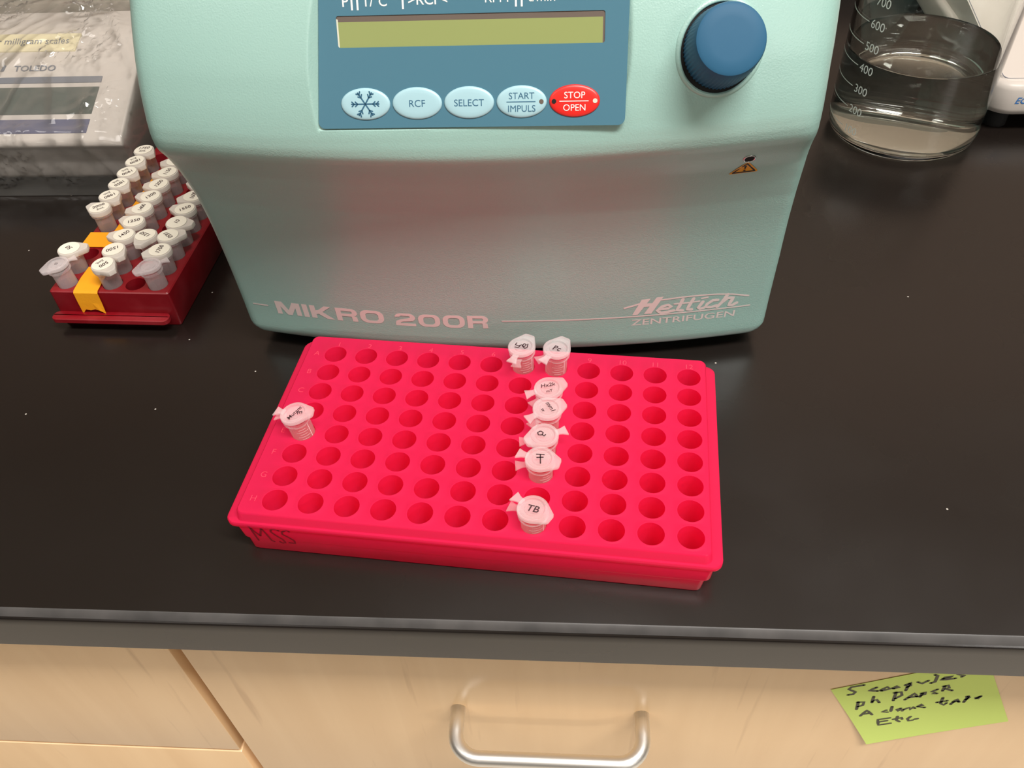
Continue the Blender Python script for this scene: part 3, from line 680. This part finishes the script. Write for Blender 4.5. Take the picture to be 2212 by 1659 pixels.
def body_mesh(mt, inside=True):
    prof = [(6.05, 11.3), (6.25, 10.9), (6.25, 9.8), (5.9, 9.4), (5.2, 9.1), (5.12, -4), (3.9, -11), (2.2, -20), (1.0, -21.3)]
    if inside: prof = [(2.0, -19.6), (4.0, -4.5), (4.35, 11.3)] + prof
    b = MB().lathe(prof, 40, cap1=True); me = mesh('tube_body', b.v, b.f, mt); fixn(me)
    me.polygons.foreach_set('use_smooth', [True] * len(me.polygons)); me.set_sharp_from_angle(angle=math.radians(40)); return me

def stub_mesh(z0, z1, mt, droop):
    b = MB(); L = []
    for x, w, dz in ((5.6, 1.5, 0), (7.0, 1.35, 0), (8.2, 1.6, -droop * .3), (10.6, 2.6, -droop)):
        L.append([(x, -w, z0 + dz), (x, w, z0 + dz), (x, w, z1 + dz), (x, -w, z1 + dz)])
    b.loft(L, True, True, True); me = mesh('hinge_stub', b.v, b.f, mt); fixn(me); return me

ME = dict(lidP=lid_mesh(8.7, M_lid), lidW=lid_mesh(9.8, M_cream, 14.0, 2.9), lidC=lid_mesh(9.2, M_lid), lidN=lid_mesh(8.0, M_cream),
          body=body_mesh(M_clear, False), body2=body_mesh(M_body2, False), stubL=stub_mesh(12.3, 13.0, M_lid, .5), stubB=stub_mesh(10.0, 10.6, M_clear, .4), stubW=stub_mesh(12.0, 12.9, M_cream, 1.5))
bd = MB().lathe([(5.75, 14.02), (5.75, 14.22), (5.6, 14.3), (.8, 14.3)], 32, cap0=True, cap1=True); ME['dot'] = fixn(mesh('paper_label', bd.v, bd.f, M_paper))
gr = MB()
for k in range(6):
    for sgn in (1,):
        z = 1.2 + k * 1.45; w = .55 if k % 2 else .32
        gr.loft([[(5.26 * math.cos(a), 5.26 * math.sin(a), zz) for a in [(-w) + 2 * w * q / 6 for q in range(7)]] for zz in (z, z + .18)], False)
gr.loft([[(5.26 * math.cos(a), 5.26 * math.sin(a), zz) for a in (.62, .68)] for zz in (.5, 9.0)], False)
ME['grad'] = mesh('graduation', gr.v, gr.f, mat('graduation_print', (0.95, 0.8, 0.82, 1), .4))

def tube(loc, label, group, lid, bodyk, thumb, lidstub=None, bodystub=None, text=None, tdir=0.0, dz=0.0, tilt=(0, 0), dot=False, stub='stubL', grad=None, tsize=3.2, scrib=None, inkw=.5):
    t = thing('microcentrifuge_tube', label, 'tube', loc, 0, group); t['local'] = 1
    t.location.z += dz * U; t.rotation_euler = (tilt[0], tilt[1], 0)
    link('tube_body', ME[bodyk], t)
    l = link('tube_lid', ME[lid], t); l.rotation_euler.z = math.radians(thumb)
    if lidstub is not None:
        s = link('hinge_stub', ME[stub], l); s.rotation_euler.z = math.radians(lidstub - thumb)
    if bodystub is not None:
        s = link('hinge_stub', ME['stubB'], t); s.rotation_euler.z = math.radians(bodystub)
    if grad is not None:
        g_ = link('graduation', ME['grad'], t); g_.rotation_euler.z = math.radians(grad)
    zt = 13.75
    if dot:
        link('paper_label', ME['dot'], l); zt = 14.4
    b = MB(); a = math.radians(tdir - thumb); ca, sa = math.cos(a), math.sin(a)
    put = lambda x, y: (x * ca - y * sa, x * sa + y * ca, zt)
    if text:
        ls = text.split('|')
        for i, s in enumerate(ls):
            yy = -tsize * .36 + (len(ls) - 1) * 1.7 - i * 3.4
            mapped(b, text2d(s, tsize if i == 0 else tsize * .7, .012, .15), lambda x, y: put(x, y + yy))
    for s in (scrib or []): mapped(b, stroke2d(s, inkw, .5), put)
    if b.v: b.build('handwriting', M_ink, l, org=(0, 0, 0), fix=False)
    return t

def hole(r, c):
    x, y = (c - 5.5) * 15.7, (3.5 - r) * 12.82
    return (x * math.cos(RA) - y * math.sin(RA), x * math.sin(RA) + y * math.cos(RA), 25.0)
GP = 'clear tubes standing in the pink rack'
squig = lambda *p: [list(p)]
tube(hole(0, 6), 'clear tube in the back row of the pink rack, the left one of two', GP, 'lidP', 'body', 64, -115, -103, scrib=[[(-2.4, 2.2), (-3, 1), (-1.5, .2), (-.2, .8), (-1.6, -1), (-3, -.6)], [(0, .8), (1.2, -.6), (2.2, .8), (1.2, 1.6), (.2, .2), (1.6, -1.8), (2.8, -.8), (2.9, 1.2)]], tdir=0, grad=-70, tilt=(0, -.03))
tube(hole(0, 7), 'clear tube in the back row of the pink rack, the right one of two', GP, 'lidP', 'body', 61, -128, -152, text='Pc', tdir=-20, grad=-80, tsize=4.2, tilt=(0.0, .04))
tube(hole(2, 7), 'clear tube farthest back of the stack of lids below the back row, lid densely scribbled', GP, 'lidP', 'body', 27, -165, -136, text='Hx2k|mT', tdir=12, tsize=3.0, tilt=(.02, -.05))
tube(hole(3, 7), 'clear tube with scrawl down its lid, just behind the lid marked O', GP, 'lidP', 'body', 27, -146, -132, text='mm1|sx', tdir=-60, tsize=3.0, tilt=(0, .02))
tube(hole(4, 7), 'clear tube whose lid bears a round O and whose hinge stub points right', GP, 'lidP', 'body', -153, 22, -175, scrib=[[(-1.6, 1.9), (-2.6, 1.1), (-2.2, -.2), (-.8, -.2), (-.2, 1), (-1, 1.9), (-1.6, 1.9)], [(-.6, 0), (.2, -.8), (.8, 0)]], tdir=0, dz=-3, grad=-70)
tube(hole(5, 7), 'clear tube third from the front rim in the eighth column, lid marked with a T', GP, 'lidP', 'body', -16, 158, -174, scrib=[[(-1.6, 2.2), (1.6, 2.0)], [(0, 2), (.2, -2.6)], [(-1.4, .4), (1.2, .6)]], tdir=0, dz=-3.4, grad=-60)
tube(hole(7, 7), 'clear tube nearest the front rim of the pink rack, standing apart', GP, 'lidP', 'body', -34, 139, 160, text='TB', tdir=-15, tsize=4.4, dz=-3.4, grad=-75)
tube(hole(4, 0), 'clear tube standing alone in the left column of the pink rack', GP, 'lidP', 'body', 3, 162, 166, text='Mutant', tdir=58, tsize=2.9, dz=-1.0, tilt=(0, -.10), scrib=[[(1.2, -1.2), (2.4, -2.6)], [(1.2, -1.2), (.3, -2)], [(1.8, -1.9), (1.0, -2.6)], [(2.4, -2.6), (1.6, -3.3)]], grad=-60, inkw=.4)

def rb(r, c):
    x, y = BX[c], BY[r]
    return (RO.x + x * math.cos(RB) - y * math.sin(RB), RO.y + x * math.sin(RB) + y * math.cos(RB), 23.0)
GL = 'frosted tubes standing in the dark red rack'
def lt(r, c, lab, text, tdir, thumb, **k):
    k.setdefault('tsize', 3.7)
    tl = k.pop('tilt', (random.uniform(-.03, .03), random.uniform(-.03, .03)))
    return tube(rb(r, c), lab, GL, k.pop('lid', 'lidW'), 'body2', thumb, k.pop('lidstub', None), k.pop('bodystub', None), text, tdir, tilt=tl, dot=k.pop('dot', True), **k)
L_ = 'white labelled tube, left column of the red rack, '
lt(9, 0, L_ + 'farthest back, beside the bag', '1750|2mL', 5, -40)
lt(8, 0, L_ + 'second from the back', '1800|2mL', -137, -42)
lt(7, 0, L_ + 'third from the back', '1900|2mL', -132, -34)
lt(6, 0, L_ + 'lettered 1850', '1850|2mL', -120, -42)
lt(5, 0, L_ + 'just behind the one lettered 2000', '1980|2mL', -129, -45)
lt(4, 0, L_ + 'lettered 2000, behind the tape', '2000|2mL', 40, 155)
lt(1, 0, L_ + 'right behind the unlabelled corner tube', '50', 150, 18, tsize=3.8)
lt(0, 0, 'frosted tube with a bare lid at the left front corner of the dark red rack', None, 0, -131, lid='lidC', dot=False, lidstub=40, tilt=(.02, -.06), scrib=[[(-.6, .6), (.6, .6), (.6, -.6), (-.6, -.6), (-.6, .6)]], inkw=.3)
M2 = 'white labelled tube, middle column of red rack, '
lt(8, 2, M2 + 'farthest back, half hidden', '1100', 80, -160)
lt(7, 2, M2 + 'second from back, lettered 1150', '1150', 80, -160)
lt(6, 2, M2 + 'third from back, lettered 1200', '1200', 74, -175)
lt(5, 2, M2 + 'fourth from the back', '1300', 56, 170)
lt(4, 2, M2 + 'fifth from back, lettered 1400', '1400', 88, -168)
lt(3, 2, M2 + 'fourth from the front', '1250', 28, 159)
lt(2, 2, M2 + 'beside the crosswise orange tape', '1450', 62, 178)
lt(1, 2, M2 + 'second from front, lettered 1500', '1500', -147, -45)
lt(0, 2, M2 + 'in the front row, lettered 500', '500|2mL', -124, -39)
lt(2, 3, 'frosted tube lettered 1350, alone in the fourth column of the dark red rack', '1350', 152, -97)
R2 = 'white labelled tube, right column of red rack, '
lt(6, 4, R2 + 'farthest back, mostly hidden', '1600', 92, 160)
lt(5, 4, R2 + 'second from back, half hidden', '1600', 92, -155)
lt(4, 4, R2 + 'lettered 1550', '1550', 39, 166)
lt(3, 4, R2 + 'just before the 1550 lid', '10', 75, -3, tsize=3.6)
lt(2, 4, R2 + 'tab pointing right, third from front', '1650', -41, 25)
lt(1, 4, R2 + 'right behind the unlabelled corner tube', '1700', 85, -149)
lt(0, 4, 'frosted tube with a bare lid at the right front corner of the dark red rack', None, 0, -135, lid='lidC', dot=False, lidstub=38, tilt=(.02, -.03))

# orange tape on the red rack
def rloc(x, y, z): return (RO.x + x * math.cos(RB) - y * math.sin(RB), RO.y + x * math.sin(RB) + y * math.cos(RB), z)
x0, x1 = -20.6, -6.6
path = [(112, 23.5), (60, 23.5), (33, 23.5), (20.6, 23.5)]
mb = MB(); th = .3
mb.loft([[rloc(x0, y, 23.35), rloc(x1 - 1, y, 23.35), rloc(x1 - 1, y, 23.65), rloc(x0, y, 23.65)] for y in (118, 90, 60, 33)], True, True, True)
ta_ = mb.build('tape_strip', M_tape, None, fix=True)
tag(ta_, 'orange tape running lengthwise between the tube columns, behind the gap with an empty well', 'tape')
mb = MB()
jag = [0, 3.2, 2.6, 3.4, 2.9, .9]
fr_ = []
zz = [(x0 + 1.0 + (x1 - x0) * k / 5, 8.2 + jag[k]) for k in range(6)]
def strip(y, z, i): return rloc(x0 + 1.0 * (1 if y < -7 else 0) + (x1 - x0) * i / 5, y, z)
rows = [[strip(14, 23.5, i) for i in range(6)], [strip(4, 23.6, i) for i in range(6)], [strip(-7.2, 23.6, i) for i in range(6)], [strip(-8.4, 22.6, i) for i in range(6)], [strip(-8.7, 16, i) for i in range(6)], [rloc(zz[i][0], -8.6 - (.8 if i > 3 else .2), zz[i][1]) for i in range(6)]]
mb.loft(rows, False)
ta_ = mb.build('tape_strip', M_tape, None, fix=False); s_ = ta_.modifiers.new('thickness', 'SOLIDIFY'); s_.thickness = .0003; s_.offset = 0
tag(ta_, 'orange tape with a ragged end folded down over the front of the dark red rack', 'tape')
mb = MB()
mb.loft([[rloc(-34.9, y, 22.6 + (.9 if k else .7)) if False else rloc(-35.2, y, z) for y in (33.0, 47.5)] for k, z in ((0, 12), (1, 22.8))] + [[rloc(x, y, 23.75) for y in (33.0, 47.5)] for x in (-34.6, -25, -7.6)], False)
ta_ = mb.build('tape_strip', M_tape, None, fix=False); s_ = ta_.modifiers.new('thickness', 'SOLIDIFY'); s_.thickness = .0003; s_.offset = 0
tag(ta_, 'orange tape laid crosswise over the left side of the dark red rack', 'tape')

# ------------------------------------------------------------------ glass beaker with water
bk_ = thing('glass_beaker', 'large glass beaker with white graduations part filled with water, right of the centrifuge', 'beaker', (266, 314, 0))
BC = (266, 314); RO_ = 49.6
out_p = [(30, 2.2), (38, 1.0), (41, .4), (44, .5), (46.5, 1.8), (48.4, 4.4), (49.3, 8), (49.6, 13), (49.6, 150), (50.6, 153), (51.8, 154.5)]
in_p = [(51.0, 155.4), (49.3, 154.2), (47.8, 150), (47.7, 13), (46.8, 8.5), (45, 5.6), (42, 4.2), (30, 5.0)]
MB().lathe([(12, 3.0)] + out_p + in_p + [(12, 5.6)], 96, BC, True, True).build('beaker_wall', M_glass, bk_, 50)
WL = 59.5
MB().lathe([(12, 5.55), (30, 4.95), (42, 4.15), (45.02, 5.55), (46.85, 8.45), (47.78, 13), (47.78, WL + .9), (46.9, WL + .15), (45.5, WL), (12, WL)], 96, BC, True, True).build('water', M_water, bk_, 50)
mb = MB()
def oncyl(a, z, r=RO_ + .12): return (BC[0] + r * math.cos(a), BC[1] + r * math.sin(a), z)
for k in range(1, 10):
    z = 14.0 * k; a0 = math.radians(-158.7)
    mb.loft([[oncyl(a0 - math.radians(38) * q / 10, zz) for q in range(11)] for zz in (z - .22, z + .28)], False)
    mapped(mb, text2d(str(k * 100), 7.6, .0, 0, 'LEFT'), lambda x, y: oncyl(math.radians(-156.5) + x / RO_, z - 2.6 + y))
mb.build('graduations', M_mark, bk_, fix=False)

# ------------------------------------------------------------------ balances
def prism(prof, x0, x1): return MB().loft([[(x, y, z) for y, z in prof] for x in (x0, x1)], True, True, True)
bl = thing('balance', 'white laboratory balance with slanted display inside the clear bag, left of the centrifuge', 'balance', (-390, 400, 0))
con = lambda y: 38.5 + (y - 243) * .465          # height of the sloping console
prism([(254, 4), (250.5, 7), (250, 28), (245.5, 31), (241.8, 34), (242, 37), (244.5, 39.6), (320, con(320)), (355, 79.5), (356, 60), (640, 60), (640, 8)], -560, -264).build('balance_body', M_white, bl, 40, bevel=(4, 3))
def onc(x, y, o=.25): return (x, y, con(y) + o)
def plate(name, P, mt, o=.3, par=bl): return MB().add([onc(x, y, o + .4) for x, y in P] + [onc(x, y, -.5) for x, y in P], [(0, 1, 2, 3), (0, 4, 5, 1), (1, 5, 6, 2), (2, 6, 7, 3), (3, 7, 4, 0)]).build(name, mt, par)
plate('keypad', [(-470, 247.5), (-289, 247.5), (-288.5, 257.5), (-470, 257.5)], M_lblue)
plate('display_window', [(-470, 261.5), (-288.5, 261.5), (-287.5, 281.5), (-470, 281.5)], M_ldark)
plate('display_stripe', [(-470, 285), (-287, 285), (-287, 289.5), (-470, 289.5)], M_lgrey)
tg = plate('asset_label', [(-480, 310.0), (-311.5, 309.5), (-310, 323), (-480, 324)], M_tag, .4)
mapped(MB(), text2d('for milligram scales', 7.6, .0, 0, 'RIGHT'), lambda x, y: onc(-317 + x, 315 + y * .9, 1.0)).build('label_lettering', M_lgrey, tg, org=tuple(bl['org']), fix=False)
mapped(MB(), text2d('TOLEDO', 6.6, .02, 0, 'RIGHT', 1.15), lambda x, y: onc(-322 + x, 294.5 + y * .9, .5)).build('maker_lettering', M_lgrey, bl, fix=False)
MB().add([onc(-362, 294.5, .5), onc(-359.5, 294.5, .5), onc(-358.5, 299, .5), onc(-360.5, 299, .5)], [(0, 1, 2, 3)]).build('maker_lettering', M_lgrey, bl, fix=False)
MB().box(-540, -284, 360, 600, 60.5, 84).build('weighing_pan', M_steel, bl, 40, bevel=(3, 2))
for x in (-540, -285):
    for y in (262, 600): MB().lathe([(9, 0), (9, 9)], 20, (x, y), True, True).build('rubber_foot', M_rubber, bl, 40)

# the bag over the left balance
rnd = random.Random(5)
FOLDS = []
for _ in range(44):
    a_ = rnd.uniform(-.5, .9) + (PI / 2 if rnd.random() < .3 else 0); x_, y_ = rnd.uniform(-420, -262), rnd.uniform(0, 170)
    FOLDS.append((x_, y_, math.cos(a_), math.sin(a_), rnd.uniform(15, 55), rnd.uniform(1.0, 3.0), rnd.uniform(1.8, 4.0)))
def crumple(x, s):
    """x across the bag, s along its length: broad slack, long straight folds and patches of fine crumpling"""
    v = Vector((x, s, 0))
    d = noise.noise(v * .02 + Vector((3, 1, 7))) * 3.5
    for fx, fy, c, sn, L, h, w in FOLDS:
        u = (x - fx) * c + (s - fy) * sn; q = abs(-(x - fx) * sn + (s - fy) * c)
        if abs(u) < L and q < w * 2: d += h * max(0, 1 - q / (w * 2)) * (1 - (u / L) ** 2)
    w = max(0.0, noise.noise(v * .022 + Vector((5, 9, 4))) + .0)
    d += (abs(noise.noise(v * .33)) + .6 * abs(noise.noise(v * .8))) * 4.2 * min(1, w * 6)
    return d + .35 * noise.noise(v * .12)
mb = MB()
path = [(236, .6), (238, 6), (238, 16), (237.5, 28), (237, 40), (242, 46)] + [(246 + 7.4 * k, con(246 + 7.4 * k) + 6.5) for k in range(11)] + [(330, 83), (345, 86), (360, 90), (390, 92), (430, 92), (480, 90), (540, 88), (610, 84)]
P2 = [Vector(p) for p in path]; S_ = []
for a, b in zip(P2, P2[1:]):
    n = max(1, int((b - a).length / 1.5))
    for k in range(n): S_.append(a.lerp(b, k / n))
S_.append(P2[-1])
xsb = [-572 + 6 * k for k in range(22)] + [-440 + 1.5 * k for k in range(120)]; XR = -260.5; sl = 0.0
rows = []
for i, p in enumerate(S_):
    t = (S_[min(i + 1, len(S_) - 1)] - S_[max(0, i - 1)]).normalized(); nrm = Vector((-t.y, t.x))
    row = []; sl += (p - S_[i - 1]).length if i else 0
    for x in xsb:
        d = crumple(x, sl); e = min(1.0, p.y / 14)
        edge = smooth(-275, XR, x)
        row.append((x + e * noise.noise(Vector((x, p.x, p.y)) * .08) * 1.5, p.x + nrm.x * d * e * (1 - .5 * edge) - .0, max(.3, p.y + nrm.y * d * e - 3.0 * edge * e)))
    zt = row[-1][2]; yt = row[-1][1]; n = 14                                   # right side falls to the counter
    for k in range(1, n + 1):
        q = k / n; z = zt * (1 - q) + .4 * q
        dd = crumple(-258 + (zt - z), sl) * .45
        row.append((XR + 2.0 * math.sin(q * PI) * .6 + dd * .5 * min(1, q * 3) - .8, yt + (3 * q * (1 if yt < 300 else 0)), z))
    xl_, yl_, zl_ = row[0]                                                     # and so does the left side
    rows.append([(xl_ - 2 * math.sin(q * PI / 6), yl_, zl_ * (1 - q / 6) + .4 * q / 6) for q in range(6, 0, -1)] + row)
mb.loft(rows, False)
bag = mb.build('plastic_bag', M_film, None, True, fix=False)
tag(bag, 'crumpled clear plastic bag draped over the white balance at the left', 'bag')

br = thing('balance', 'white balance with rounded corner and blue lettering at the right edge behind the beaker', 'balance', (430, 400, 0))
rows = []
for z, e in ((13, 3), (14.5, .8), (18, 0), (31, 0), (34, .8), (35.6, 2.6)):
    rows.append(rrect(318 + e, 560 - e, 306 + e, 560 - e, 16, z, 8))
MB().loft(rows, True, True, True).build('balance_body', M_white, br, 50)
zp = lambda y: 36 + (y - 312) * .16
rows = [rrect(323, 555, 312, 555, 9, 0, 6), rrect(324, 554, 313, 554, 8, 0, 6)]
rows = [[(x, y, 35.2) for x, y, z in rows[0]], [(x, y, zp(y)) for x, y, z in rows[1]]]
MB().loft(rows, True, False, True).build('top_panel', M_white, br, 50)
mb = MB(); r0 = rrect(325.0, 553, 314.0, 553, 4, 0, 4); r1 = rrect(325.5, 552.5, 314.5, 552.5, 4, 0, 4)
mb.loft([[(x, y, zp(y) + .15) for x, y, z in r0], [(x, y, zp(y) + .15) for x, y, z in r1]], True)
mb.build('panel_outline', M_lgrey, br, fix=False)
mapped(MB(), text2d('EC 1', 6.2, .015, .25, 'LEFT'), lambda x, y: (333.5 + x, 305.8, 22.5 + y)).build('maker_lettering', M_ecblue, br, fix=False)
for x in (334, 540):
    for y in (324, 540): MB().lathe([(8, 0), (8, 14)], 20, (x, y), True, True).build('rubber_foot', M_rubber, br, 40)

for o in bpy.data.objects:
    for k in ('org', 'local'):
        if k in o: del o[k]
